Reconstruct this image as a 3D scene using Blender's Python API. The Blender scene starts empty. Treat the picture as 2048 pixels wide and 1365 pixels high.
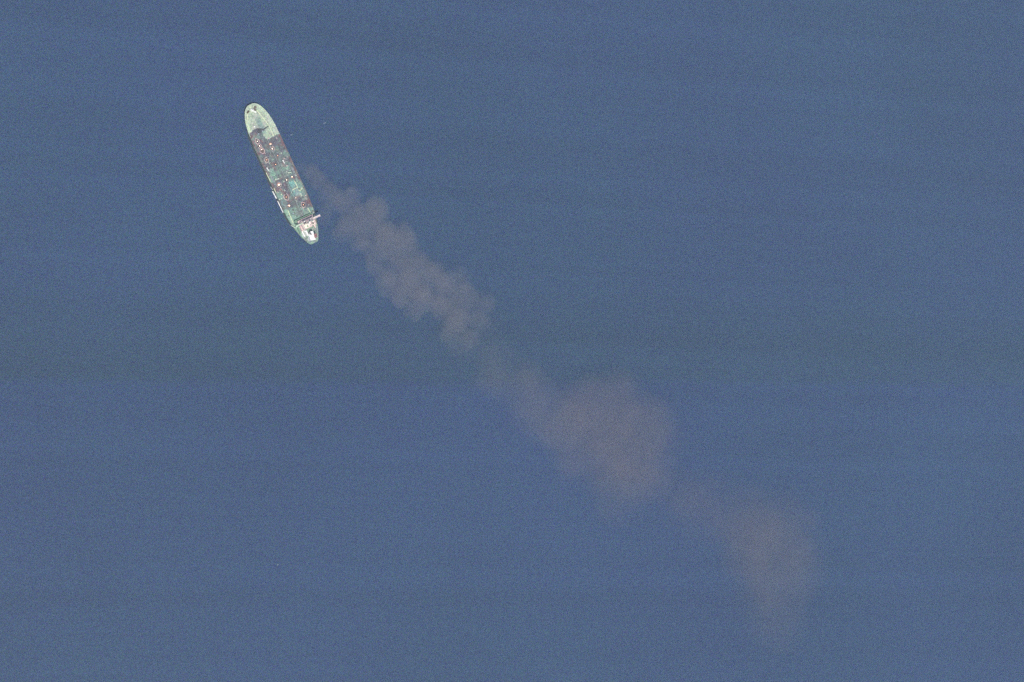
import bpy, bmesh, math, random
from mathutils import Vector, Matrix, noise
random.seed(7)
S = bpy.context.scene
COL = S.collection

# ------------------------------------------------------------------ camera
FW, FH, MPP = 2048.0, 1365.0, 0.89          # photograph size, metres per photograph pixel
DIST, TILT = 5000.0, math.radians(24)
side = Vector((-0.97, -0.24, 0)).normalized()
to_cam = (side * math.sin(TILT) + Vector((0, 0, math.cos(TILT)))).normalized()
cy = (Vector((0, 1, 0)) - to_cam * to_cam.y).normalized()
cx = cy.cross(to_cam).normalized()
cam_pos = to_cam * DIST
cd = bpy.data.cameras.new('camera')
cam = bpy.data.objects.new('camera', cd); COL.objects.link(cam)
R3 = Matrix((cx, cy, to_cam)).transposed()
cam.matrix_world = Matrix.Translation(cam_pos) @ R3.to_4x4()
cd.sensor_fit = 'HORIZONTAL'
cd.angle = 2 * math.atan(FW * MPP / 2 / DIST)
cd.clip_start = 10; cd.clip_end = 60000
S.camera = cam

def at(x, y, h=0.0):
    """world point at height h seen at photograph position (x, y)"""
    d = cx * ((x - FW / 2) * MPP) + cy * (-(y - FH / 2) * MPP) - to_cam * DIST
    t = (h - cam_pos.z) / d.z
    return cam_pos + d * t

def pix(p):
    q = p - cam_pos
    k = DIST / -(q.dot(to_cam))
    return (q.dot(cx) * k / MPP + FW / 2, FH / 2 - q.dot(cy) * k / MPP)

# ------------------------------------------------------------------ sky, sun, exposure
SUN_EL, SUN_AZ = math.radians(65), math.radians(203)     # azimuth clockwise from north (+y)
w = bpy.data.worlds.new('World'); S.world = w; w.use_nodes = True
nt = w.node_tree
sky = nt.nodes.new('ShaderNodeTexSky'); sky.sky_type = 'NISHITA'; sky.sun_disc = False
sky.sun_elevation = SUN_EL; sky.sun_rotation = SUN_AZ
sky.air_density = 1.0; sky.dust_density = 1.5
bg = nt.nodes['Background']; bg.inputs['Strength'].default_value = 0.11
nt.links.new(sky.outputs[0], bg.inputs['Color'])
sl = bpy.data.lights.new('sun', 'SUN'); sl.energy = 4.6; sl.angle = math.radians(0.53); sl.color = (1.0, 0.96, 0.90)
sun = bpy.data.objects.new('sun', sl); COL.objects.link(sun)
sd = Vector((math.sin(SUN_AZ) * math.cos(SUN_EL), math.cos(SUN_AZ) * math.cos(SUN_EL), math.sin(SUN_EL)))
sun.rotation_euler = sd.to_track_quat('Z', 'Y').to_euler()
S.view_settings.view_transform = 'Standard'; S.view_settings.look = 'None'
S.view_settings.gamma = 1; S.view_settings.exposure = 0.0; S.view_settings.use_curve_mapping = False
S.render.engine = 'CYCLES'
S.cycles.use_denoising = False
S.cycles.transparent_max_bounces = 96; S.cycles.max_bounces = 5; S.cycles.volume_bounces = 2; S.cycles.volume_step_rate = 0.15
S.cycles.volume_max_steps = 256
S.cycles.sample_clamp_indirect = 4
HAZE = 2.2e-5

# ------------------------------------------------------------------ materials
def newmat(name):
    m = bpy.data.materials.new(name); m.use_nodes = True
    return m, m.node_tree, m.node_tree.nodes['Principled BSDF']

def N(nt, t, **k):
    n = nt.nodes.new(t)
    for a, b in k.items():
        if a in n.inputs: n.inputs[a].default_value = b
        else: setattr(n, a, b)
    return n

def mth(nt, op, a, b=None, clamp=False):
    n = nt.nodes.new('ShaderNodeMath'); n.operation = op; n.use_clamp = clamp
    for i, v in enumerate((a, b)):
        if v is None: continue
        if isinstance(v, (int, float)): n.inputs[i].default_value = v
        else: nt.links.new(v, n.inputs[i])
    return n.outputs[0]

def vmth(nt, op, a, b=None):
    n = nt.nodes.new('ShaderNodeVectorMath'); n.operation = op
    for i, v in enumerate((a, b)):
        if v is None: continue
        if isinstance(v, (int, float)): n.inputs[i].default_value = (v, v, v)
        elif isinstance(v, tuple): n.inputs[i].default_value = v
        else: nt.links.new(v, n.inputs[i])
    return n.outputs[0]

def grain(nt, colour, scale, amp, grey=0.0):
    """multiplies a colour by a fine three-channel mottle"""
    g = nt.nodes.new('ShaderNodeNewGeometry')
    n = N(nt, 'ShaderNodeTexNoise', Scale=scale, Detail=2.0, Roughness=0.75)
    nt.links.new(g.outputs['Position'], n.inputs['Vector'])
    c = vmth(nt, 'SUBTRACT', n.outputs['Color'], 0.5)
    c = vmth(nt, 'MULTIPLY', c, amp)
    c = vmth(nt, 'ADD', c, 1.0)
    if grey:
        v = mth(nt, 'ADD', mth(nt, 'MULTIPLY', mth(nt, 'SUBTRACT', n.outputs['Fac'], 0.5), grey), 1.0)
        k = nt.nodes.new('ShaderNodeCombineXYZ')
        for i in range(3): nt.links.new(v, k.inputs[i])
        c = vmth(nt, 'MULTIPLY', c, k.outputs[0])
    return vmth(nt, 'MULTIPLY', colour, c)

def paint(name, rgb, rough=0.55, scale=0.4, amp=0.5, grey=0.5, metal=0.0):
    m, nt, b = newmat(name)
    c = grain(nt, tuple(rgb), scale, amp, grey)
    nt.links.new(c, b.inputs['Base Color'])
    b.inputs['Roughness'].default_value = rough
    b.inputs['Metallic'].default_value = metal
    return m

def emit(name, rgb, strength):
    m, nt, b = newmat(name)
    b.inputs['Base Color'].default_value = (*rgb, 1)
    b.inputs['Emission Color'].default_value = (*rgb, 1)
    b.inputs['Emission Strength'].default_value = strength
    return m

M = {
 'hull_green': paint('hull_green', (0.050, 0.105, 0.075)),
 'boot_red': paint('boot_red', (0.14, 0.075, 0.075)),
 'rail': paint('rail_green', (0.52, 0.62, 0.47)),
 'white': paint('white_paint', (0.80, 0.79, 0.75), amp=0.15, grey=0.3),
 'cream': paint('cream_paint', (0.74, 0.68, 0.56), scale=0.25, amp=0.6, grey=1.2),
 'pink': paint('rusty_pink_paint', (0.52, 0.40, 0.38), scale=0.3, amp=0.8, grey=1.2),
 'pale_blue': paint('pale_blue_paint', (0.36, 0.42, 0.50)),
 'yellow': paint('walkway_yellow', (0.62, 0.68, 0.42), amp=0.3, grey=0.5),
 'pipe': paint('pipe_grey', (0.20, 0.23, 0.24), scale=0.3, amp=0.6, grey=1.4),
 'sooty_pipe': paint('sooty_pipe', (0.085, 0.09, 0.095), scale=0.3, amp=0.6, grey=1.2),
 'rust': paint('rust_brown', (0.115, 0.07, 0.055), amp=0.7),
 'char': paint('char', (0.030, 0.020, 0.022), amp=0.6),
 'scorch': paint('scorched_steel', (0.50, 0.35, 0.33), amp=0.6, grey=0.8),
 'glass': paint('window_glass', (0.02, 0.03, 0.04), rough=0.1),
 'green_deck': paint('deck_green', (0.16, 0.27, 0.17)),
 'red_roof': paint('red_roof', (0.30, 0.13, 0.12)),
 'dark': paint('dark_steel', (0.05, 0.055, 0.06)),
 'orange': paint('lifeboat_pale', (0.72, 0.56, 0.48), amp=0.2),
 'flame': emit('flame', (1.0, 0.50, 0.30), 2.6),
 'flame_hot': emit('flame_hot', (1.0, 0.80, 0.62), 3.0),
 'foam': paint('foam', (0.12, 0.16, 0.21)),
}

# water
_a, _b = at(0, 766), at(2048, 766)
BAND_SLOPE = -(_b.y - _a.y) / (_b.x - _a.x)
BAND_Y = _a.y + BAND_SLOPE * _a.x
print('band', BAND_SLOPE, BAND_Y)
def water_mat():
    m, nt, b = newmat('sea_water')
    g = nt.nodes.new('ShaderNodeNewGeometry')
    big = N(nt, 'ShaderNodeTexNoise', Scale=0.0016, Detail=3.0, Roughness=0.5)
    nt.links.new(g.outputs['Position'], big.inputs['Vector'])
    st = nt.nodes.new('ShaderNodeMapping'); st.inputs['Scale'].default_value = (0.00015, 0.016, 1)
    nt.links.new(g.outputs['Position'], st.inputs['Vector'])
    streak = N(nt, 'ShaderNodeTexNoise', Scale=1.0, Detail=6.0, Roughness=0.65)
    nt.links.new(st.outputs[0], streak.inputs['Vector'])
    v = mth(nt, 'MULTIPLY', mth(nt, 'SUBTRACT', big.outputs['Fac'], 0.5), 0.42)
    v2 = mth(nt, 'MULTIPLY', mth(nt, 'SUBTRACT', streak.outputs['Fac'], 0.5), 0.45)
    v = mth(nt, 'ADD', mth(nt, 'ADD', v, v2), 1.0)
    ramp = nt.nodes.new('ShaderNodeMix'); ramp.data_type = 'RGBA'
    ramp.inputs[6].default_value = (*WATER_A, 1); ramp.inputs[7].default_value = (*WATER_B, 1)
    hue = N(nt, 'ShaderNodeTexNoise', Scale=0.0022, Detail=2.0)
    off = vmth(nt, 'ADD', g.outputs['Position'], (3100.0, 900.0, 0.0))
    nt.links.new(off, hue.inputs['Vector'])
    nt.links.new(mth(nt, 'ADD', mth(nt, 'MULTIPLY', mth(nt, 'SUBTRACT', hue.outputs['Fac'], 0.5), 3.0), 0.5, True), ramp.inputs[0])
    # a belt of greener, duller water with a firm southern edge, and a gentle drift to violet-blue south of it
    sp = nt.nodes.new('ShaderNodeSeparateXYZ'); nt.links.new(g.outputs['Position'], sp.inputs[0])
    yy = mth(nt, 'ADD', sp.outputs['Y'], mth(nt, 'MULTIPLY', mth(nt, 'SUBTRACT', big.outputs['Fac'], 0.5), 30.0))
    yy = mth(nt, 'ADD', yy, mth(nt, 'MULTIPLY', sp.outputs['X'], BAND_SLOPE))
    up = mth(nt, 'DIVIDE', mth(nt, 'SUBTRACT', yy, BAND_Y - 7.0), 16.0, True)
    dn = mth(nt, 'DIVIDE', mth(nt, 'SUBTRACT', BAND_Y + 185.0, yy), 110.0, True)
    band = mth(nt, 'MULTIPLY', up, dn)
    south = mth(nt, 'MULTIPLY', mth(nt, 'SUBTRACT', 1.0, up), mth(nt, 'DIVIDE', mth(nt, 'ADD', yy, 700.0), 616.0, True))
    def tintby(col, fac, rgb):
        mx = nt.nodes.new('ShaderNodeMix'); mx.data_type = 'RGBA'
        nt.links.new(fac, mx.inputs[0]); nt.links.new(col, mx.inputs[6])
        nt.links.new(vmth(nt, 'MULTIPLY', col, rgb), mx.inputs[7]); return mx.outputs[2]
    base = tintby(ramp.outputs[2], band, (0.93, 0.955, 0.85))
    base = tintby(base, south, (0.99, 0.955, 1.01))
    k = nt.nodes.new('ShaderNodeCombineXYZ')
    for i in range(3): nt.links.new(v, k.inputs[i])
    c = vmth(nt, 'MULTIPLY', base, k.outputs[0])
    c = grain(nt, c, 0.40, 2.6, 0.8)
    nt.links.new(c, b.inputs['Base Color'])
    b.inputs['Roughness'].default_value = 0.35
    b.inputs['IOR'].default_value = 1.33
    bn = N(nt, 'ShaderNodeTexNoise', Scale=0.16, Detail=4.0, Roughness=0.6)
    nt.links.new(g.outputs['Position'], bn.inputs['Vector'])
    bp = N(nt, 'ShaderNodeBump', Strength=0.35, Distance=1.0)
    nt.links.new(bn.outputs['Fac'], bp.inputs['Height'])
    nt.links.new(bp.outputs[0], b.inputs['Normal'])
    return m
WATER_A = (0.0205, 0.0460, 0.106)
WATER_B = (0.0200, 0.0490, 0.103)

# ------------------------------------------------------------------ mesh helpers
def link(name, bm, mat, parent=None, smooth=False):
    me = bpy.data.meshes.new(name)
    bmesh.ops.recalc_face_normals(bm, faces=bm.faces[:])
    bm.to_mesh(me); bm.free()
    if smooth:
        for p in me.polygons: p.use_smooth = True
    me.materials.append(mat)
    o = bpy.data.objects.new(name, me); COL.objects.link(o)
    if parent: o.parent = parent
    return o

def tag(o, label=None, cat=None, group=None, kind=None):
    for k, v in (('label', label), ('category', cat), ('group', group), ('kind', kind)):
        if v: o[k] = v
    return o

def empty(name, loc=(0, 0, 0), rz=0.0):
    o = bpy.data.objects.new(name, None); COL.objects.link(o)
    o.location = loc; o.rotation_euler = (0, 0, rz); o.empty_display_size = 1
    return o

def box(bm, c, size, rz=0.0, taper=1.0, bevel=0.0):
    r = bmesh.ops.create_cube(bm, size=1.0)
    vs = r['verts']
    rot = Matrix.Rotation(rz, 3, 'Z')
    for v in vs:
        k = taper if v.co.z > 0 else 1.0
        p = Vector((v.co.x * size[0] * k, v.co.y * size[1] * k, v.co.z * size[2]))
        v.co = rot @ p + Vector(c)
    if bevel:
        es = list({e for v in vs for e in v.link_edges})
        bmesh.ops.bevel(bm, geom=es, offset=bevel, segments=1, affect='EDGES')

def cyl(bm, c, r1, r2, h, seg=12, sy=1.0, rz=0.0):
    """upright tapered cylinder, base centre c"""
    M4 = Matrix.Translation(Vector(c) + Vector((0, 0, h / 2))) @ Matrix.Rotation(rz, 4, 'Z') @ Matrix.Diagonal((1, sy, 1, 1))
    bmesh.ops.create_cone(bm, cap_ends=True, segments=seg, radius1=r1, radius2=r2, depth=h, matrix=M4)

def tube(bm, pts, r, seg=6):
    for a, b in zip(pts, pts[1:]):
        a, b = Vector(a), Vector(b)
        d = b - a; L = d.length
        if L < 1e-4: continue
        q = d.to_track_quat('Z', 'Y').to_matrix().to_4x4()
        bmesh.ops.create_cone(bm, cap_ends=True, segments=seg, radius1=r, radius2=r, depth=L + r * 0.6,
                              matrix=Matrix.Translation((a + b) / 2) @ q)

def beam(bm, pts, wd, ht):
    for a, b in zip(pts, pts[1:]):
        a, b = Vector(a), Vector(b)
        d = b - a
        L = Vector((d.x, d.y)).length
        box(bm, (a + b) / 2, (L + wd * 0.5, wd, ht), math.atan2(d.y, d.x))

def prism(bm, poly, z0, z1):
    lo = [bm.verts.new((p[0], p[1], z0)) for p in poly]
    hi = [bm.verts.new((p[0], p[1], z1)) for p in poly]
    bm.faces.new(hi); bm.faces.new(lo[::-1])
    n = len(poly)
    for i in range(n):
        bm.faces.new((lo[i], lo[(i + 1) % n], hi[(i + 1) % n], hi[i]))

# ------------------------------------------------------------------ water
bm = bmesh.new()
bmesh.ops.create_grid(bm, x_segments=8, y_segments=8, size=20000)
tag(link('water', bm, water_mat()), 'open blue sea around the burning tanker', kind='structure')

# ------------------------------------------------------------------ the tanker
DK = 9.0                                             # deck height above the water
bow_w, stern_w = at(500.6, 209.3, DK), at(628.6, 486.4, DK)
axis = (stern_w - bow_w); LOA = axis.length
ang = math.atan2(-axis.y, -axis.x)                    # heading, local +x towards the bow
ctr = (bow_w + stern_w) / 2
SHIP = empty('oil_tanker', (ctr.x, ctr.y, 0), ang)
tag(SHIP, 'long green-decked oil tanker with sooty midships and fires burning along its deck', 'ship')
Minv = (Matrix.Translation((ctr.x, ctr.y, 0)) @ Matrix.Rotation(ang, 4, 'Z')).inverted()
Mw = Minv.inverted()
def loc(x, y, h=DK):
    """ship-local point from a photograph position on the level h"""
    return Minv @ at(x, y, h)
HX = LOA / 2
KW = 0.96                                              # half-width scale, photograph px -> m
prof = [(0, 0), (0.4, 4.5), (1.6, 8), (4.5, 12), (9, 15.6), (15, 18.6), (22, 21.2), (32, 24), (45, 25.9),
        (60, 27.1), (78, 27.9), (110, 28), (150, 28), (200, 28), (222, 27.6), (238, 26.8), (252, 25.2), (266, 22.8),
        (278, 19.8), (288, 16.6), (296, 13.4), (302, 10.6), (305, 8.2), (306, 6.5)]
def sx(s): return HX - s / 306.0 * LOA
def halfw(x):
    s = (HX - x) / LOA * 306
    for (a, wa), (b, wb) in zip(prof, prof[1:]):
        if a <= s <= b: return (wa + (wb - wa) * (s - a) / (b - a)) * KW
    return prof[-1][1] * KW
# denser outline
dense = []
for (a, wa), (b, wb) in zip(prof, prof[1:]):
    n = max(1, int((b - a) / 5))
    for i in range(n):
        t = i / n; dense.append((a + (b - a) * t, wa + (wb - wa) * t))
dense.append(prof[-1])

def ring(z):
    """closed hull outline at height z (starboard = -y)"""
    f = max(0.0, min(1.0, (DK - z) / DK))
    pts = []
    for s, wd in dense:
        nb = max(0.0, 1 - s / 60.0); ns = max(0.0, (s - 250) / 56.0)
        k = 1 - 0.30 * f * nb - 0.42 * f * ns
        x = sx(s) - 7.0 * f * nb * nb + 5.0 * f * ns * ns
        pts.append((x, wd * KW * k, z))
    left = [Vector(p) for p in pts]
    right = [Vector((p[0], -p[1], p[2])) for p in pts[1:]][::-1]
    return left + right

def loft(zs):
    bm = bmesh.new()
    rr = [[bm.verts.new(p) for p in ring(z)] for z in zs]
    n = len(rr[0])
    for a, b in zip(rr, rr[1:]):
        for i in range(n):
            bm.faces.new((a[i], a[(i + 1) % n], b[(i + 1) % n], b[i]))
    return bm, rr
bm, rr = loft([DK, 7.0, 5, 2.5])
link('hull', bm, M['hull_green'], SHIP)
bm, rr = loft([2.5, 1.2, 0, -4.0]); bm.faces.new(rr[-1])
link('boot_topping', bm, M['boot_red'], SHIP)

# --- deck, a fine sheet with soot baked as a stain
CLEAN = [  # polygon in photograph px, soot left on it, paint tint
 ([(470, 190), (580, 190), (580, 262), (556, 269), (548, 272.5), (543.5, 275), (535, 280), (526, 271), (524, 264.5), (537, 253.5),
   (524, 259), (514, 256.5), (507, 261), (501, 266), (494, 269)], 0.0, 0),
 ([(534, 341), (546, 337), (557, 360), (543, 366)], 0.28, 1),
 ([(553, 331), (573, 322), (586, 352), (567, 360), (557, 352)], 0.42, 1),
 ([(555, 305), (570, 302), (581, 330), (568, 334)], 0.68, 1),
 ([(574, 366), (590, 358), (606, 384), (598, 392), (582, 394)], 0.18, 2),
 ([(592, 352), (600, 365), (612, 384), (604, 388), (590, 362)], 0.40, 1),
 ([(551, 386), (563, 384), (568, 396), (557, 400)], 0.35, 1),
 ([(600, 392), (612, 386), (616, 400), (606, 402)], 0.45, 1),
 ([(560, 403), (566, 402), (572, 414), (565, 417)], 0.62, 2),
 ([(578, 417), (604, 414), (630, 416), (634, 440), (596, 450), (584, 438)], 0.42, 1),
 ([(563, 421), (577, 420), (590, 450), (600, 456), (640, 500), (560, 500)], 0.02, 3),
 ([(600, 452), (640, 452), (640, 500), (600, 500)], 0.25, 3),
]
TINT = [(0.330, 0.400, 0.285), (0.190, 0.350, 0.255), (0.14, 0.330, 0.290), (0.23, 0.375, 0.265)]
SOOT = (0.086, 0.078, 0.100)
def sdist(px, py, poly):
    best = 1e9; inside = False; n = len(poly)
    for i in range(n):
        x1, y1 = poly[i]; x2, y2 = poly[(i + 1) % n]
        dx, dy = x2 - x1, y2 - y1
        t = max(0, min(1, ((px - x1) * dx + (py - y1) * dy) / (dx * dx + dy * dy)))
        best = min(best, math.hypot(px - x1 - t * dx, py - y1 - t * dy))
        if (y1 > py) != (y2 > py) and px < (x2 - x1) * (py - y1) / (y2 - y1) + x1: inside = not inside
    return best if inside else -best
def sstep(a, b, x):
    t = max(0, min(1, (x - a) / (b - a))); return t * t * (3 - 2 * t)

def deck_colour(x, y):
    px, py = pix(Mw @ Vector((x, y, DK)))
    nz = noise.noise(Vector((x * 0.22, y * 0.22, 3.1)))
    nz2 = noise.noise(Vector((x * 0.09, y * 0.09, 9.4)))
    nz3 = noise.noise(Vector((x * 0.5, y * 0.5, 1.7)))
    soot, tint = 0.86 + 0.10 * nz2, TINT[1]
    for i, (poly, sv, ti) in enumerate(CLEAN):
        soft = 0.9 if i == 0 else 2.2
        k = sstep(-soft, soft, sdist(px, py, poly) + 1.1 * nz + 0.6 * nz3)
        if k > 0:
            soot = soot * (1 - k) + sv * k
            tint = tuple(a * (1 - k) + b * k for a, b in zip(tint, TINT[ti]))
    soot = max(0, min(1, soot + (0.30 * nz + 0.25 * nz2) * (0.3 + soot)))
    # greyish-pink worn paint in big soft areas, pale salt towards the edges of the bow
    wear = sstep(-0.05, 0.45, nz2 + 0.3 * nz)
    tint = tuple(a * (1 - 0.45 * wear) + b * 0.45 * wear for a, b in zip(tint, (0.36, 0.35, 0.32)))
    s = (HX - x)
    if s < 70:
        e = sstep(0.45, 0.9, abs(y) / max(1, halfw(x)))
        tint = tuple(a * (1 + 0.12 * e) for a in tint)
        c = sstep(7, 2, abs(y + 1)) * sstep(20, 32, s) * sstep(62, 50, s)      # bluish paint along the centre
        tint = tuple(a * (1 - 0.6 * c) + b * 0.6 * c for a, b in zip(tint, (0.085, 0.185, 0.185)))
    # rusty brown soot along the rails amidships
    r = sstep(0.78, 0.95, abs(y) / max(1, halfw(x)) + .1 * nz) * sstep(0.3, 0.8, soot)
    r = max(r, .95 * sstep(.08, .3, noise.noise(Vector((x * .12, y * .16, 21.0)))))
    sc = tuple(a * (1 - r) + b * r for a, b in zip(SOOT, (0.130, 0.066, 0.070)))
    g = 1 + 0.55 * nz3
    return tuple((a * (1 - soot) + b * soot) * g for a, b in zip(tint, sc))

nx, ny = 300, 46
verts, faces, cols = [], [], []
for i in range(nx + 1):
    t = i / nx
    s = 306 * (t ** 1.0)
    if i == 0: s = 0.25
    x = sx(s); hw = halfw(x) - 0.02
    for j in range(ny + 1):
        y = (j / ny * 2 - 1) * hw
        verts.append((x, y, DK + 0.02 + 0.5 * (1 - (y / 27) ** 2) * 0.6)); cols.append(deck_colour(x, y))
for i in range(nx):
    for j in range(ny):
        a = i * (ny + 1) + j
        faces.append((a, a + 1, a + ny + 2, a + ny + 1))
me = bpy.data.meshes.new('deck'); me.from_pydata(verts, [], faces)
ca = me.color_attributes.new('stain', 'FLOAT_COLOR', 'POINT')
for i, c in enumerate(cols): ca.data[i].color = (*c, 1)
m, nt, b = newmat('deck_paint')
an = nt.nodes.new('ShaderNodeAttribute'); an.attribute_name = 'stain'
nt.links.new(grain(nt, an.outputs['Color'], 0.42, 0.9, 0.9), b.inputs['Base Color'])
b.inputs['Roughness'].default_value = 0.7
me.materials.append(m); me.update()
if me.polygons[0].normal.z < 0: me.flip_normals()
dk = bpy.data.objects.new('deck', me); COL.objects.link(dk); dk.parent = SHIP
DZ = DK + 0.34

# --- bulwark round the bow, handrail along the sides
def edge_pts(s0, s1, inset, z, sign):
    return [Vector((sx(s), sign * max(0.0, wd * KW - inset), z)) for s, wd in dense if s0 <= s <= s1]
bm = bmesh.new()
pl = [Vector((sx(0) - 0.4, 0, DK + .6))] + edge_pts(0.3, 62, 0.45, DK + .6, 1)
pr = [Vector((sx(0) - 0.4, 0, DK + .6))] + edge_pts(0.3, 62, 0.45, DK + .6, -1)
beam(bm, pl, 0.5, 1.3); beam(bm, pr, 0.5, 1.3)
link('bulwark', bm, M['rail'], SHIP)
for sg in (1, -1):
    bm = bmesh.new()
    pp = edge_pts(62, 303, 0.5, DK + 1.2, sg)
    tube(bm, pp, 0.12, 4)
    for p in pp: tube(bm, [p, p - Vector((0, 0, 1.3))], 0.1, 4)
    link('handrail', bm, M['sooty_pipe'], SHIP)['kind'] = 'stuff'

# --- raised walkways (pale yellow lines)
WALK = [
 [(495.2, 228.5), (493.6, 247), (501.6, 264.5)],
 [(513.8, 221.3), (537, 250.4), (547.5, 273)],
 [(532.1, 346), (540.9, 363.5)],
 [(588.5, 361.5), (599.1, 383.1), (604.6, 376.9)],
 [(593.8, 375.4), (583.7, 380.9)],
 [(575.6, 421), (585.9, 445.6)],
 [(615.2, 416.4), (620.7, 425.6)],
 [(547.8, 377), (552, 386)],
]
for w_ in WALK:
    pts = [loc(x, y, DK + 1) for x, y in w_]
    for p in pts: p.z = DZ + 0.9
    bm = bmesh.new(); beam(bm, pts, 1.0, 0.25)
    for a, b2 in zip(pts, pts[1:]):
        for k in range(3):
            q = a.lerp(b2, (k + .5) / 3); box(bm, (q.x, q.y, DZ + 0.3), (0.3, 0.3, 1.0))
    link('catwalk', bm, M['yellow'], SHIP)

# --- cargo pipes down the centre, four lines on cross supports
xa, xb = sx(78), sx(252)
bm = bmesh.new()
for k in range(int((xa - xb) / 12)):
    box(bm, (xa - 4 - k * 12, 0, DZ + 0.35), (0.6, 7.4, 0.9))
link('pipe_support', bm, M['sooty_pipe'], SHIP)['kind'] = 'stuff'
for yy in (-2.7, -0.9, 0.9, 2.7):
    bm = bmesh.new(); tube(bm, [(xa, yy, DZ + 1.2), (xb, yy, DZ + 1.2)], 0.42, 8)
    link('cargo_pipe', bm, M['pipe'] if yy == -0.9 else M['sooty_pipe'], SHIP)
# manifold: cross pipes amidships with drip trays at each end
xm = loc(567, 352).x
for dx in (-5, 0, 5):
    bm = bmesh.new(); tube(bm, [(xm + dx, -20, DZ + 1.2), (xm + dx, 20, DZ + 1.2)], 0.33, 8)
    for sg in (1, -1):
        cyl(bm, (xm + dx, sg * 20, DZ + 1.2), 0.7, 0.7, 1.3, 8)
    link('manifold_pipe', bm, M['pipe'], SHIP)
for sg in (1, -1):
    bm = bmesh.new()
    for a, b2, c, d in ((0, 1.6, 16, .3), (0, -1.6, 16, .3)):
        box(bm, (xm, sg * 20.5 + b2, DZ + 0.35), (c, d, 0.8))
    box(bm, (xm, sg * 20.5, DZ + 0.1), (15.8, 3.0, 0.25))
    link('drip_tray', bm, M['pipe'], SHIP)
# pale cross pieces and stowed hose cranes
def crane(p, q, wd=1.3, h=5.0, mat='white'):
    a = loc(*p, DK + h); b2 = loc(*q, DK + h)
    bm = bmesh.new()
    cyl(bm, (a.x, a.y, DZ - .1), 0.9, 0.75, h - 0.3, 10)
    link('crane_post', bm, M['pipe'], SHIP)
    bm = bmesh.new()
    a.z = b2.z = DK + h
    beam(bm, [a, b2], wd, 0.9); box(bm, a, (1.8, 1.8, 1.5), ang * 0)
    return link('crane_jib', bm, M[mat], SHIP)
crane((533.9, 336.6), (537.6, 341.8), 1.2)
crane((565.8, 321.6), (569.0, 327.0), 1.1)
crane((551.0, 358.8), (557.6, 358.0), 1.2, 4, 'rail')
crane((576.8, 346.0), (582.2, 345.2), 1.1, 4, 'rail')
bm = bmesh.new()
p, q = loc(551.2, 341, DK + 3), loc(556, 356.5, DK + 3); p.z = q.z = DZ + 2.4
tube(bm, [p, q], 0.4, 6)
for k in (0, .5, 1):
    r_ = p.lerp(q, k); box(bm, (r_.x, r_.y, DZ + 1.2), (.4, .4, 2.4))
link('vent_line', bm, M['pipe'], SHIP)

# --- tank hatches in two rows, vents
hx = [86, 104, 122, 140, 176, 194, 212, 228]
hatch_me = None
for i, s in enumerate(hx):
    for y in (-15.5, 10.5):
        if hatch_me is None:
            bm = bmesh.new(); cyl(bm, (0, 0, 0), 1.3, 1.3, 1.0, 12); cyl(bm, (0, 0, 1.0), 1.5, 1.2, 0.25, 12)
            o = link('tank_hatch', bm, M['sooty_pipe'], SHIP); hatch_me = o.data
        else:
            o = bpy.data.objects.new('tank_hatch', hatch_me); COL.objects.link(o); o.parent = SHIP
        o.location = (sx(s), y, DZ - 0.15)
# --- small fittings scattered over the deck: valves, bollards, ladders, hose ends
rs = random.Random(11)
for mt, cnt in (('pipe', 34), ('char', 34), ('rust', 26), ('rail', 26), ('pink', 20)):
    bm = bmesh.new()
    for k in range(cnt):
        s = rs.uniform(70, 250); x = sx(s); y = rs.uniform(-.92, .92) * halfw(x)
        h = rs.uniform(.4, 1.3)
        box(bm, (x, y, DZ - .25 + h / 2), (rs.uniform(.5, 3.8), rs.uniform(.5, 1.6), h), rs.choice((0, 0, 1.5708, .4)), .9)
    link('deck_fittings', bm, M[mt], SHIP)['kind'] = 'stuff'
for s in (84, 108, 132, 164, 188, 214, 236):           # low transverse pipe runs from rail to rail
    x = sx(s); hw = halfw(x) * .86
    bm = bmesh.new(); tube(bm, [(x, -hw, DZ + .05), (x, hw, DZ + .05)], .28, 6)
    link('transverse_pipe', bm, M['sooty_pipe' if s != 188 else 'pipe'], SHIP)
# --- specks of bare bright metal: bollards and vents
for (x, y, r_, h, mt) in [(508.9, 253.5, 1.15, 2.2, 'white'), (525.4, 262.5, 0.9, 1.5, 'pale_blue'), (517.7, 268, 0.9, 1.5, 'pale_blue'),
                       (528.6, 331, 0.8, 1.5, 'pipe'), (573.8, 386.5, 0.7, 1.5, 'pipe'), (559.3, 398.8, 1.0, 1.4, 'rail'),
                       (586.8, 427, 0.9, 1.5, 'pale_blue'), (601.5, 415.8, 0.9, 1.2, 'pink'), (602.5, 391.8, .9, 1.4, 'rail'), (563, 389, .9, 1.4, 'yellow')]:
    p = loc(x, y, DK + h)
    bm = bmesh.new(); cyl(bm, (p.x, p.y, DZ - .3), r_, r_ * .8, h, 10); cyl(bm, (p.x, p.y, DZ - .3 + h), r_ * 1.2, r_ * .5, .5, 10)
    link('deck_vent', bm, M[mt], SHIP)
# dark tube and dark block forming a dark mark across the deck behind the bow
bm = bmesh.new()
pts = [loc(*q, DK + 1) for q in ((513.5, 259.5), (520, 258.5), (527, 259), (537, 252.5))]
for p in pts: p.z = DZ + 0.6
tube(bm, pts, 0.8, 6)
link('dark_cross_tube', bm, M['dark'], SHIP)
bm = bmesh.new()
p = loc(519, 263.5, DK + 1); box(bm, (p.x, p.y, DZ + .8), (6.5, 5, 2.0), 0.3, 0.8, .3); box(bm, (p.x + 1, p.y - 1, DZ + 2.0), (2.2, 2, 1.2), 0.3)
link('dark_deck_block', bm, M['dark'], SHIP)  # plain dark block beside the dark tube

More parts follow.
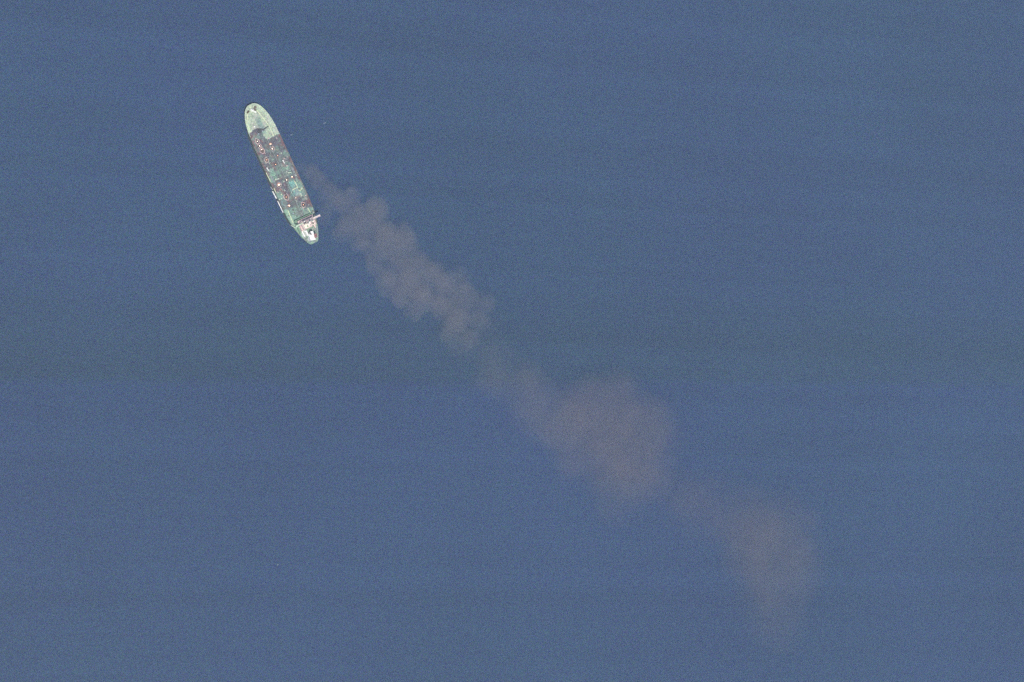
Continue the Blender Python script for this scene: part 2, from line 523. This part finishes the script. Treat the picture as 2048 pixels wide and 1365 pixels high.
# --- bow machinery: white windlass house, brown winches, foremast
bm = bmesh.new()
prism(bm, [tuple(loc(x, y, DK + 3).xy) for x, y in ((500.5, 219.8), (503.8, 217.9), (506.6, 220.4), (508.4, 223.4), (504.5, 223.2), (502.8, 221.0))], DZ - .1, DK + 3)
prism(bm, [tuple(loc(x, y, DK + 2).xy) for x, y in ((507.8, 222.6), (511.2, 222.8), (513.2, 225.4), (510.4, 226.0))], DZ - .1, DK + 2)
link('windlass_house', bm, M['white'], SHIP)
for q0, q1 in (((508.0, 217.0), (511.8, 221.2)), ((494.5, 226.3), (497.8, 222.8)), ((509.5, 214.0), (512.2, 215.2))):
    a, b2 = loc(*q0, DK + 1.5), loc(*q1, DK + 1.5); a.z = b2.z = DK + 1.7
    bm = bmesh.new(); tube(bm, [a, b2], 1.0, 10)
    for k in (0.1, 0.5, 0.9):
        c = a.lerp(b2, k); d = (b2 - a).normalized()
        tube(bm, [c - d * .15, c + d * .15], 1.5, 12)
    box(bm, ((a + b2) / 2) - Vector((0, 0, 1.3)), (4, 2.4, 0.8), math.atan2((b2 - a).y, (b2 - a).x))
    link('mooring_winch', bm, M['rust'], SHIP)
bm = bmesh.new()
a, b2 = loc(499.3, 213.2, DK + 1), loc(501.3, 216.8, DK + 1); a.z = b2.z = DZ + .6
beam(bm, [a, b2], 1.4, 1.0)
link('anchor_chain_stopper', bm, M['yellow'], SHIP)
bm = bmesh.new()
p = loc(503.5, 221, DK + 3)
cyl(bm, (p.x, p.y, DK + 3), 0.45, 0.25, 9, 8); tube(bm, [(p.x, p.y - 1.6, DK + 10), (p.x, p.y + 1.6, DK + 10)], .15, 5)
link('foremast', bm, M['white'], SHIP)

# --- white gangway rail on the port edge
for q0, q1, wd in (((545.3, 383.6), (552.8, 397.6), 2.0), ((555.3, 403.0), (566.4, 426.2), 1.6), ((541.2, 374.5), (545.0, 380.0), 0.4)):
    a, b2 = loc(*q0, DK + 1), loc(*q1, DK + 1)
    a.z = b2.z = DK + 1.3
    bm = bmesh.new(); n = 6
    for k in range(n):
        u, v = a.lerp(b2, k / n), a.lerp(b2, (k + .8) / n)
        beam(bm, [u, v], wd * random.uniform(.75, 1.2), .35)
    tube(bm, [a + Vector((0, 0, .9)), b2 + Vector((0, 0, .9))], .1, 4)
    link('gangway', bm, M['white'], SHIP)

# ------------------------------------------------------------------ superstructure aft
BZ = 28.0                                              # top of the bridge
wl, wr = loc(588.0, 455.0, BZ), loc(641.5, 430.8, BZ)
bx = (wl.x + wr.x) / 2
print('bridge wing local', wl, wr, 'halfw', halfw(bx), 'LOA', LOA)
HB = halfw(bx)
# accommodation in stepped tiers
tiers = [(bx - 2.2, 24, 36, DZ - .3, 5.0, 'green_deck'), (bx - 2.6, 19, 30, 14.04, 5.0, 'pink'), (bx - 3.4, 15.8, 25, 19.04, 5.0, 'pink'), (bx - 3.6, 13, 21, 24.04, 2.2, 'cream')]
M['dark_roof'] = paint('weathered_roof', (0.16, 0.13, 0.115), scale=.3, amp=.7, grey=1.4)
for (xx, lx, ly, z, h, mt) in tiers:
    bm = bmesh.new(); box(bm, (xx, 0, z + h / 2), (lx, ly, h), 0, 1, 0.15)
    o = link('accommodation_tier', bm, M[mt], SHIP)
    for fx, nrm in ((xx + lx / 2, 1), (xx - lx / 2, -1)):
        bm = bmesh.new()
        for k in range(int(ly / 3)):
            box(bm, (fx, -ly / 2 + 1.8 + k * 3, z + h * .62), (.12, 1.1, 1.0))
        link('window_row', bm, M['glass'], o)['kind'] = 'stuff'
# bridge with wings
bm = bmesh.new()
box(bm, (bx, 0, BZ - 1.35), (7, 20, 2.7), 0, .96, .2)
M['dull_pink'] = paint('dull_pink_roof', (0.27, 0.225, 0.23), scale=.3, amp=.7, grey=1.2)
wh = link('wheelhouse', bm, M['dull_pink'], SHIP)
bm = bmesh.new(); box(bm, (bx + 3.55, 0, BZ - 1.1), (.15, 18, 1.1)); link('bridge_window', bm, M['glass'], wh)
for sg, mt, lx in ((-1, 'bridge_pink', 3.0), (1, 'rail', 1.7)):
    m_ = M.get(mt) or paint('bridge_pink', (0.62, 0.52, 0.50), amp=.3, grey=.6)
    bm = bmesh.new(); y0, y1 = sg * 10.1, sg * (HB + 1.5)
    box(bm, (bx, (y0 + y1) / 2, BZ - 1.6), (lx, abs(y1 - y0), .5))
    for dx in (-lx / 2, lx / 2):
        box(bm, (bx + dx, (y0 + y1) / 2, BZ - .9), (.25, abs(y1 - y0), 1.1))
    box(bm, (bx, y1 - sg * 1.4, BZ - .8), (lx + .8, 2.6, 1.4), 0, .95, .15)
    link('bridge_wing', bm, m_, SHIP)
    bm = bmesh.new()
    for dx in (-1, 1):
        tube(bm, [(bx + dx, sg * (HB - 2), BZ - 2), (bx + dx, sg * 15, 13.4)], .3, 6)
    link('wing_brace', bm, M['pipe'], SHIP)
# monkey-island clutter: mast, radar, domes, lockers
bm = bmesh.new()
cyl(bm, (bx - 2, 0, BZ), .9, .4, 11, 8); tube(bm, [(bx - 2, -4, BZ + 7), (bx - 2, 4, BZ + 7)], .2, 5)
tube(bm, [(bx - 2, -2.5, BZ + 4.5), (bx - 2, 2.5, BZ + 4.5)], .3, 5)
link('radar_mast', bm, M['white'], SHIP)
for (dx, dy, r_) in ((2, 7.5, 1.2), (-4, -7, 1.0), (1.5, -5, .8)):
    bm = bmesh.new()
    bmesh.ops.create_uvsphere(bm, u_segments=10, v_segments=7, radius=r_, matrix=Matrix.Translation((bx + dx, dy, BZ + 1.4)))
    cyl(bm, (bx + dx, dy, BZ - .1), .4, .4, 1, 8)
    link('satellite_dome', bm, M['white'], SHIP)
rs = random.Random(4)
for k in range(22):
    xx = bx + rs.uniform(-11, 2); yy = rs.uniform(-9, 9)
    z = 26.2 if xx < bx - 5 else BZ
    if xx < bx - 9: z = 24.04; yy *= .9
    bm = bmesh.new(); sz = (rs.uniform(1.2, 4), rs.uniform(1.2, 4), rs.uniform(.8, 2.4))
    box(bm, (xx, yy, z + sz[2] / 2 - .02), sz, 0, .92, .08)
    link('roof_locker', bm, M[rs.choice(['white', 'green_deck', 'pink', 'dark', 'cream', 'dark', 'rust'])], SHIP)

# engine casing / funnel block aft, bright white
def slab(name, poly, z0, z1, mat, parent=SHIP):
    bm = bmesh.new(); prism(bm, [tuple(loc(x, y, z1).xy) for x, y in poly], z0, z1)
    return link(name, bm, M[mat], parent)
cas = slab('engine_casing', [(618.3, 471.6), (621.2, 463.2), (626.0, 462.6), (628.6, 470.0), (631.6, 479.6), (621.6, 481.2)], DZ - .2, 22.0, 'white')
slab('casing_hatch', [(619.6, 466.5), (621.6, 465.2), (623.8, 469.6), (621.6, 470.8)], 22.0, 22.6, 'dark', cas)
slab('boat_deck', [(607.3, 461.6), (613.2, 461.4), (618.4, 471.4), (615.4, 472.2), (611.6, 465.0)], DZ - .2, 18.0, 'white')
slab('side_house', [(598.2, 454.4), (600.0, 453.6), (610.9, 473.4), (608.9, 474.2)], DZ - .2, 15.0, 'white')
slab('poop_platform', [(610.8, 466), (613.6, 465.8), (618, 473), (615.4, 476.4)], DZ - .25, 13.4, 'green_deck')
f = slab('funnel', [(629.2, 468.0), (633.6, 467.4), (635.0, 474.6), (631.2, 475.6)], DZ - .2, 27.0, 'red_roof')
p = loc(632.2, 471.5, 27)
bm = bmesh.new()
for dx, dy in ((-1.5, 0), (.2, .9), (1.4, -.6)): cyl(bm, (p.x + dx, p.y + dy, 26.9), .5, .5, 2.2, 8)
link('exhaust_pipe', bm, M['char'], f)
# enclosed lifeboats in davits
for (x, y, h) in ((604.6, 459.5, 18.0), (629.5, 452.0, 18.0)):
    p = loc(x, y, h)
    bm = bmesh.new()
    bmesh.ops.create_uvsphere(bm, u_segments=12, v_segments=8, radius=1, matrix=Matrix.Translation(p) @ Matrix.Diagonal((4.2, 1.5, 1.4, 1)))
    box(bm, (p.x - 2, p.y, p.z + 1.3), (1.6, 1.4, .9), 0, .85)
    link('lifeboat', bm, M['orange'], SHIP)
    for dx in (-3, 3):
        bm = bmesh.new()
        tube(bm, [(p.x + dx, p.y, p.z - 6.4), (p.x + dx, p.y * .93, p.z + 1.8), (p.x + dx, p.y, p.z + 1.8)], .25, 5)
        link('davit', bm, M['white'], SHIP)
# pale-blue rail on the starboard quarter, port cross walkway, pale vent hood
def rail_line(name, pts, h, r_, mat):
    q = [loc(x, y, h) for x, y in pts]
    bm = bmesh.new(); tube(bm, q, r_, 6)
    for a in q: tube(bm, [a, Vector((a.x, a.y, DZ - .2))], r_ * .7, 5)
    return link(name, bm, M[mat], SHIP)
rail_line('boat_rail', [(630.8, 448), (633.0, 452), (634.4, 457), (634.2, 464)], DK + 3, .55, 'pale_blue')
rail_line('boarding_walkway', [(582.4, 451.2), (586, 453.2), (590.6, 456.2), (594.5, 454.6), (598, 451.6)], DK + 4, .6, 'rail')
bm = bmesh.new(); p = loc(607.8, 438.0, DK + 6)
box(bm, (p.x, p.y, DK + 3), (2.6, 5.4, 6.0), 0, .85, .3)
link('provision_crane', bm, M['pale_blue'], SHIP)
for (x, y) in ((621, 484), (628, 483.2), (612.5, 478)):
    p = loc(x, y, DK + 1); bm = bmesh.new()
    tube(bm, [(p.x, p.y - 1.5, DZ + .8), (p.x, p.y + 1.5, DZ + .8)], .8, 8); box(bm, (p.x, p.y, DZ), (2.4, 3.6, .5))
    link('mooring_winch', bm, M['pipe'], SHIP)

# ------------------------------------------------------------------ fires on deck
def flame_bm(r_, h, seed, cluster=4):
    rr_ = random.Random(seed); bm = bmesh.new()
    for k in range(cluster):
        a = rr_.uniform(0, 6.28); d = 0 if k == 0 else r_ * .55
        rk = r_ * (0.8 if k == 0 else rr_.uniform(.3, .5)); hk = h * (1 if k == 0 else rr_.uniform(.45, .8))
        ox, oy = math.cos(a) * d, math.sin(a) * d
        prev = None
        for (t, f_) in ((0, .6), (.18, 1), (.4, .85), (.65, .5), (.85, .2), (1, .02)):
            lean = t * t * hk * .35
            rg = []
            for j in range(8):
                b_ = j / 8 * 6.283; q = rk * f_ * (1 + .25 * math.sin(3 * b_ + k + seed))
                rg.append(bm.verts.new((ox + q * math.cos(b_) - lean * .6, oy + q * math.sin(b_) - lean * .4, t * hk)))
            if prev:
                for j in range(8): bm.faces.new((prev[j], prev[(j + 1) % 8], rg[(j + 1) % 8], rg[j]))
            else: bm.faces.new(rg[::-1])
            prev = rg
        bm.faces.new(prev)
    return bm

def scorch_bm(ra, rb, wd, seed, point):
    """irregular pointed ring of heat-bleached plate, standing a little proud of the deck"""
    rr_ = random.Random(seed); n = 28; bm = bmesh.new(); rows = []
    for k in range(n):
        t = k / n * 2 * math.pi; c, s_ = math.cos(t), math.sin(t)
        sup = (abs(c) ** point + abs(s_) ** point) ** (-1 / point)
        j = 1 + .09 * math.sin(3 * t + seed) + rr_.uniform(-.05, .05)
        wl_ = wd * rr_.uniform(.75, 1.25)
        row = []
        for off, z in ((wl_ / 2, 0), (wl_ / 3, .35), (-wl_ / 3, .35), (-wl_ / 2, 0)):
            row.append(bm.verts.new((c * (ra * sup * j + off), s_ * (rb * sup * j + off), z)))
        rows.append(row)
    for k in range(n):
        a, b_ = rows[k], rows[(k + 1) % n]
        for q in range(3): bm.faces.new((a[q], b_[q], b_[q + 1], a[q + 1]))
    return bm

# x, y, ring half length, half width (m), ring width (0 none), flame radius, hot?, label, ring offset
FIRES = [
 (514.4, 283.0, 5.4, 3.6, 1.3, 1.2, 0, 'foremost fire of the port row, small flame inside a diamond scorch ring', 0),
 (518.9, 292.2, 4.2, 3.2, 1.0, 1.3, 0, 'second fire of the port row, its ring squeezed between two larger scorch rings', 0),
 (524.4, 301.8, 6.2, 4.2, 1.2, 1.2, 0, 'third fire of the port row, flame at the forward end of the longest scorch ring', 2.2),
 (533.1, 320.2, 5.2, 3.6, 1.0, 0.9, 0, 'dull fire alone aft of the port row of three, dark core in a pink ring', 0),
 (541.3, 289.0, 2.6, 2.2, 0.0, 1.7, 1, 'bright red fire without ring just behind the clean bow deck', 0),
 (544.6, 297.8, 4.4, 3.6, 1.1, 1.4, 0, 'fire with round pink scorch ring behind the bright ringless red one', 0),
 (555.0, 311.4, 1.6, 1.4, 0.0, 0.9, 0, 'small pale fire toward starboard on the sooty forward deck', 0),
 (551.2, 329.2, 2.6, 2.2, 0.0, 1.1, 0, 'small fire in a dark red charred patch near the centre pipes', 0),
 (558.2, 370.0, 4.2, 4.0, 0.9, 2.1, 1, 'largest orange fire, just aft of the manifold on the port side', 0),
 (561.7, 379.8, 2.8, 2.0, 0.6, 0.6, 0, 'smouldering dark spot directly aft of the largest orange fire', 0),
 (572.6, 394.6, 5.6, 4.4, 1.2, 0.8, 0, 'broad open scorch ring with weak flame amid the aft port deck', 0),
 (591.2, 396.4, 3.2, 2.8, 0.6, 1.3, 0, 'reddish fire near the starboard side level with the broad open ring', 0),
 (578.8, 411.8, 3.0, 2.6, 0.0, 1.5, 1, 'bright slanted fire on the dark patch next to the white port gangway', 0),
 (606.8, 410.0, 4.6, 4.0, 1.1, 1.1, 0, 'aftmost starboard fire, ring scorched brown near the rail', 0),
 (573.2, 360.4, 2.6, 2.4, 0.0, 1.5, 1, 'bright pink fire with black core on the centre line aft of the manifold', 0),
 (584.2, 354.2, 1.8, 1.6, 0.0, 1.2, 1, 'small pale pink fire on the starboard side at the manifold', 0),
]
for i, (x, y, ra, rb, wd, fr, hot, lab, fo) in enumerate(FIRES):
    p = at(x, y, DZ)
    root = empty('deck_fire', (p.x, p.y, DZ - .02), ang)
    tag(root, lab, 'fire', 'fires burning along the tanker deck')
    bm = bmesh.new()
    n = 20; vs = []
    for k in range(n):
        t = k / n * 6.283; j = random.uniform(.85, 1.15) * (.86 if wd else 1)
        vs.append((math.cos(t) * ra * j * (.8 if wd else 1), math.sin(t) * rb * j * (.8 if wd else 1)))
    prism(bm, vs, -.25, .12)
    link('charred_plate', bm, M['rust'] if i in (2, 10, 3) else M['char'], root)
    if wd:
        link('scorch_ring', scorch_bm(ra, rb, wd, i, 1.35 if i in (0, 2, 3) else 1.9), M['scorch'], root)
    fr *= .72; fl = flame_bm(fr, fr * 1.8, i)
    o = link('flame', fl, M['flame_hot'] if hot or fr > .83 else M['flame'], root, True)
    o.location = (fo, 0, .1)
    if hot or i in (5, 8):
        o = link('flame_skirt', flame_bm(fr * 1.35, fr * .7, i + 50, 5), M['flame'], root, True)
        o.location = (fo + .3, .2, .1)

# ------------------------------------------------------------------ smoke
SMOKE_RGB = {'smoke_plume': (0.61, 0.54, 0.51), 'smoke_trail': (0.58, 0.52, 0.48), 'smoke_cloud': (0.62, 0.49, 0.41)}
def smoke_mat(name, dens, contrast, scale, rgb):
    m = bpy.data.materials.new(name); m.use_nodes = True; nt = m.node_tree
    nt.nodes.remove(nt.nodes['Principled BSDF'])
    out = nt.nodes['Material Output']
    v = nt.nodes.new('ShaderNodeVolumePrincipled')
    v.inputs['Color'].default_value = (*rgb, 1); v.inputs['Anisotropy'].default_value = 0.0
    g = nt.nodes.new('ShaderNodeNewGeometry')
    nz = N(nt, 'ShaderNodeTexNoise', Scale=scale, Detail=3.0, Roughness=0.55)
    nt.links.new(g.outputs['Position'], nz.inputs['Vector'])
    k = mth(nt, 'ADD', mth(nt, 'MULTIPLY', mth(nt, 'SUBTRACT', nz.outputs['Fac'], 0.5), contrast), 1.0)
    k = mth(nt, 'MAXIMUM', k, 0.0)
    nt.links.new(mth(nt, 'MULTIPLY', k, dens), v.inputs['Density'])
    nt.links.new(v.outputs[0], out.inputs['Volume'])
    return m

def union_mesh(name, balls, voxel, wob, seed):
    """one closed billowing skin round a cluster of balls (x, y, z, r, flatness)"""
    bm = bmesh.new()
    for i, (p, r_, fl) in enumerate(balls):
        b0 = len(bm.verts)
        bmesh.ops.create_icosphere(bm, subdivisions=3, radius=1)
        bm.verts.ensure_lookup_table()
        for v in bm.verts[b0:]:
            n = noise.noise(v.co * 1.5 + Vector((seed + i * 3.7, 1.1 * i, 0))) * wob
            n += noise.noise(v.co * 3.6 + Vector((seed + i * 1.7, 2.1 * i, 5))) * wob * .5
            v.co = v.co * (1 + n)
            v.co = Vector((v.co.x * r_, v.co.y * r_, v.co.z * r_ * fl)) + p
    me = bpy.data.meshes.new(name + '_cluster'); bm.to_mesh(me); bm.free()
    o = bpy.data.objects.new(name, me); COL.objects.link(o)
    md = o.modifiers.new('merge', 'REMESH'); md.mode = 'VOXEL'; md.voxel_size = voxel
    sm_ = o.modifiers.new('soften', 'SMOOTH'); sm_.factor = .5; sm_.iterations = 3
    dg = bpy.context.evaluated_depsgraph_get(); dg.update()
    me2 = bpy.data.meshes.new_from_object(o.evaluated_get(dg))
    o.modifiers.clear(); o.data = me2; bpy.data.meshes.remove(me)
    return o

DENS = {'thick': 1.0, 'mid': 0.9, 'thin': 0.8, 'cloud': 1.0, 'veil': 0.6}
def smoke(name, label, puffs, shells, flat, voxel):
    """shells: (radius factor, density, contrast, noise scale); the outermost is the smoke itself, the rest its denser cores"""
    rj = random.Random(len(label))
    more = []
    for (x, y, r_, h, mt) in puffs:
        for q in range(3 if r_ < 40 else 4):
            a = rj.uniform(0, 6.283); d = rj.uniform(.6, .95) * r_; k = rj.uniform(.3, .6)
            more.append((x + d * math.cos(a), y + d * math.sin(a), r_ * k, h + rj.uniform(-6, 8), mt))
    puffs = [(x + rj.uniform(-3, 3), y + rj.uniform(-3, 3), r_ * rj.uniform(.85, 1.12), h, mt) for x, y, r_, h, mt in puffs] + more
    puffs = [(x, y, r_, 12 + h * .42, mt) for x, y, r_, h, mt in puffs]
    base = at(puffs[0][0], puffs[0][1], puffs[0][3])
    root = None
    for k, (f, dens, con, sc) in enumerate(shells):
        balls = []
        for (x, y, r_, h, mt) in puffs:
            ff = f if mt not in ('thin', 'veil') else f * (1 if k == 0 else .8)
            if k >= 2 and mt in ('thin', 'veil'): continue
            if k >= 3 and mt == 'mid': continue
            R_ = r_ * MPP * ff
            balls.append((at(x, y, h) - base, R_, flat))
        o = union_mesh(name if k == 0 else 'dense_core', balls, voxel, .14, len(name) + k * 2.3)
        o.data.materials.append(smoke_mat('%s_%d' % (name, k), dens, con, sc, SMOKE_RGB[name]))
        if k == 0:
            root = o; o.location = base; tag(o, label, 'smoke', kind='stuff')
        else: o.parent = root
    return root
MAIN = [(605, 337, 12, 22, 'thin'), (622, 346, 16, 26, 'mid'), (640, 362, 17, 30, 'mid'), (656, 378, 18, 34, 'mid'),
 (645, 392, 14, 32, 'thin'), (672, 398, 20, 38, 'mid'), (702, 388, 17, 44, 'mid'), (690, 412, 22, 44, 'mid'), (655, 420, 16, 34, 'thin'),
 (716, 430, 24, 48, 'thick'), (752, 420, 24, 52, 'thick'), (735, 448, 25, 52, 'thick'), (700, 455, 24, 48, 'mid'), (648, 440, 14, 34, 'thin'),
 (680, 473, 15, 46, 'mid'), (725, 484, 22, 50, 'mid'), (768, 468, 27, 56, 'thick'), (803, 484, 30, 60, 'thick'), (765, 500, 27, 56, 'mid'),
 (795, 520, 29, 60, 'thick'), (750, 535, 20, 52, 'mid'), (832, 522, 24, 62, 'mid'), (776, 558, 27, 58, 'thick'), (822, 554, 28, 62, 'thick'),
 (860, 545, 24, 64, 'mid'), (800, 590, 24, 58, 'mid'), (846, 588, 28, 62, 'mid'), (888, 568, 28, 66, 'mid'), (920, 555, 22, 66, 'thin'),
 (832, 618, 22, 60, 'mid'), (880, 615, 28, 64, 'mid'), (925, 592, 27, 68, 'mid'), (962, 610, 26, 70, 'thin'), (915, 635, 27, 66, 'mid'),
 (955, 642, 28, 70, 'thin'), (900, 665, 22, 64, 'thin'), (940, 672, 24, 68, 'thin')]
smoke('smoke_plume', 'dense lumpy grey-brown smoke plume trailing from beside the tanker', MAIN, [(1.17, .0021, 3.5, .06), (1.05, .0030, 4.5, .035), (.95, .0030, 5.5, .02)], .75, 2.6)
LINK1 = [(975, 660, 24, 68, 'thin'), (905, 690, 18, 68, 'veil'), (930, 690, 34, 70, 'thin'), (985, 715, 40, 72, 'thin'), (1000, 755, 42, 74, 'thin'), (1045, 775, 50, 76, 'thin'), (1075, 815, 55, 78, 'thin'), (1120, 850, 55, 80, 'thin')]
smoke('smoke_trail', 'thin smoke linking the lumpy plume to the larger drifting cloud', LINK1, [(1.15, .0014, 3.5, .014), (.85, .0018, 3.5, .018), (.55, .002, 3.5, .018)], .55, 5.0)
C1 = [(1180, 840, 75, 84, 'cloud'), (1240, 850, 80, 86, 'cloud'), (1300, 882, 74, 88, 'cloud'), (1205, 905, 80, 86, 'cloud'), (1245, 945, 72, 88, 'cloud'),
 (1150, 880, 62, 84, 'thin'), (1240, 995, 52, 88, 'thin'), (1305, 940, 54, 88, 'cloud')]
smoke('smoke_cloud', 'brownish drifting smoke cloud below the centre of the frame', C1, [(1.15, .0008, 5, .012), (.95, .0009, 5, .018), (.75, .0011, 5, .014), (.5, .0012, 5, .022)], .5, 6.0)
C2 = [(1385, 1010, 60, 92, 'veil'), (1440, 1030, 62, 92, 'thin'), (1495, 1045, 72, 96, 'cloud'), (1555, 1075, 78, 96, 'cloud'), (1585, 1125, 68, 96, 'cloud'),
 (1515, 1120, 80, 96, 'cloud'), (1540, 1165, 72, 96, 'cloud'), (1500, 1180, 45, 96, 'thin'), (1570, 1185, 56, 96, 'thin'), (1545, 1215, 50, 96, 'thin'), (1555, 1245, 55, 96, 'veil')]
smoke('smoke_cloud', 'faint brownish smoke cloud at the far lower right end of the trail', C2, [(1.2, .0006, 5, .012), (.95, .0008, 5, .016), (.7, .0010, 5, .014), (.45, .0012, 5, .020)], .5, 6.0)

# ------------------------------------------------------------------ flecks of foam on the water
for (x, y, l, wd, lab) in ((649.6, 246.6, 5, 1.6, 'tiny pale foam fleck on open water right of the bow'),
                     (583.0, 269.7, 4.5, 1.5, 'tiny pale foam fleck on the water close beside the forward deck'),
                     (555.5, 1130, 2.5, 1.5, 'tiny pale foam fleck alone on the open sea at lower left')):
    p = at(x, y, 0); bm = bmesh.new()
    for k in range(5):
        bmesh.ops.create_icosphere(bm, subdivisions=1, radius=1, matrix=Matrix.Translation(((k - 2) * l / 5, random.uniform(-.5, .5), 0)) @ Matrix.Diagonal((l / 5, wd / 2, .15, 1)))
    o = link('foam_fleck', bm, M['foam']); o.location = (p.x, p.y, .02); o.rotation_euler = (0, 0, .5)
    tag(o, lab, 'foam', 'foam flecks on the sea')

# ------------------------------------------------------------------ the air between the sea and the camera
if HAZE > 0:
    bm = bmesh.new(); box(bm, (0, 0, 2597), (42000, 42000, 5204))
    hm = bpy.data.materials.new('haze_air'); hm.use_nodes = True; nt = hm.node_tree
    nt.nodes.remove(nt.nodes['Principled BSDF'])
    v = nt.nodes.new('ShaderNodeVolumePrincipled'); v.inputs['Color'].default_value = (0.80, 0.90, 1.0, 1); v.inputs['Density'].default_value = HAZE
    nt.links.new(v.outputs[0], nt.nodes['Material Output'].inputs['Volume'])
    tag(link('haze', bm, hm), 'thin bluish haze of the air over the sea', kind='stuff')
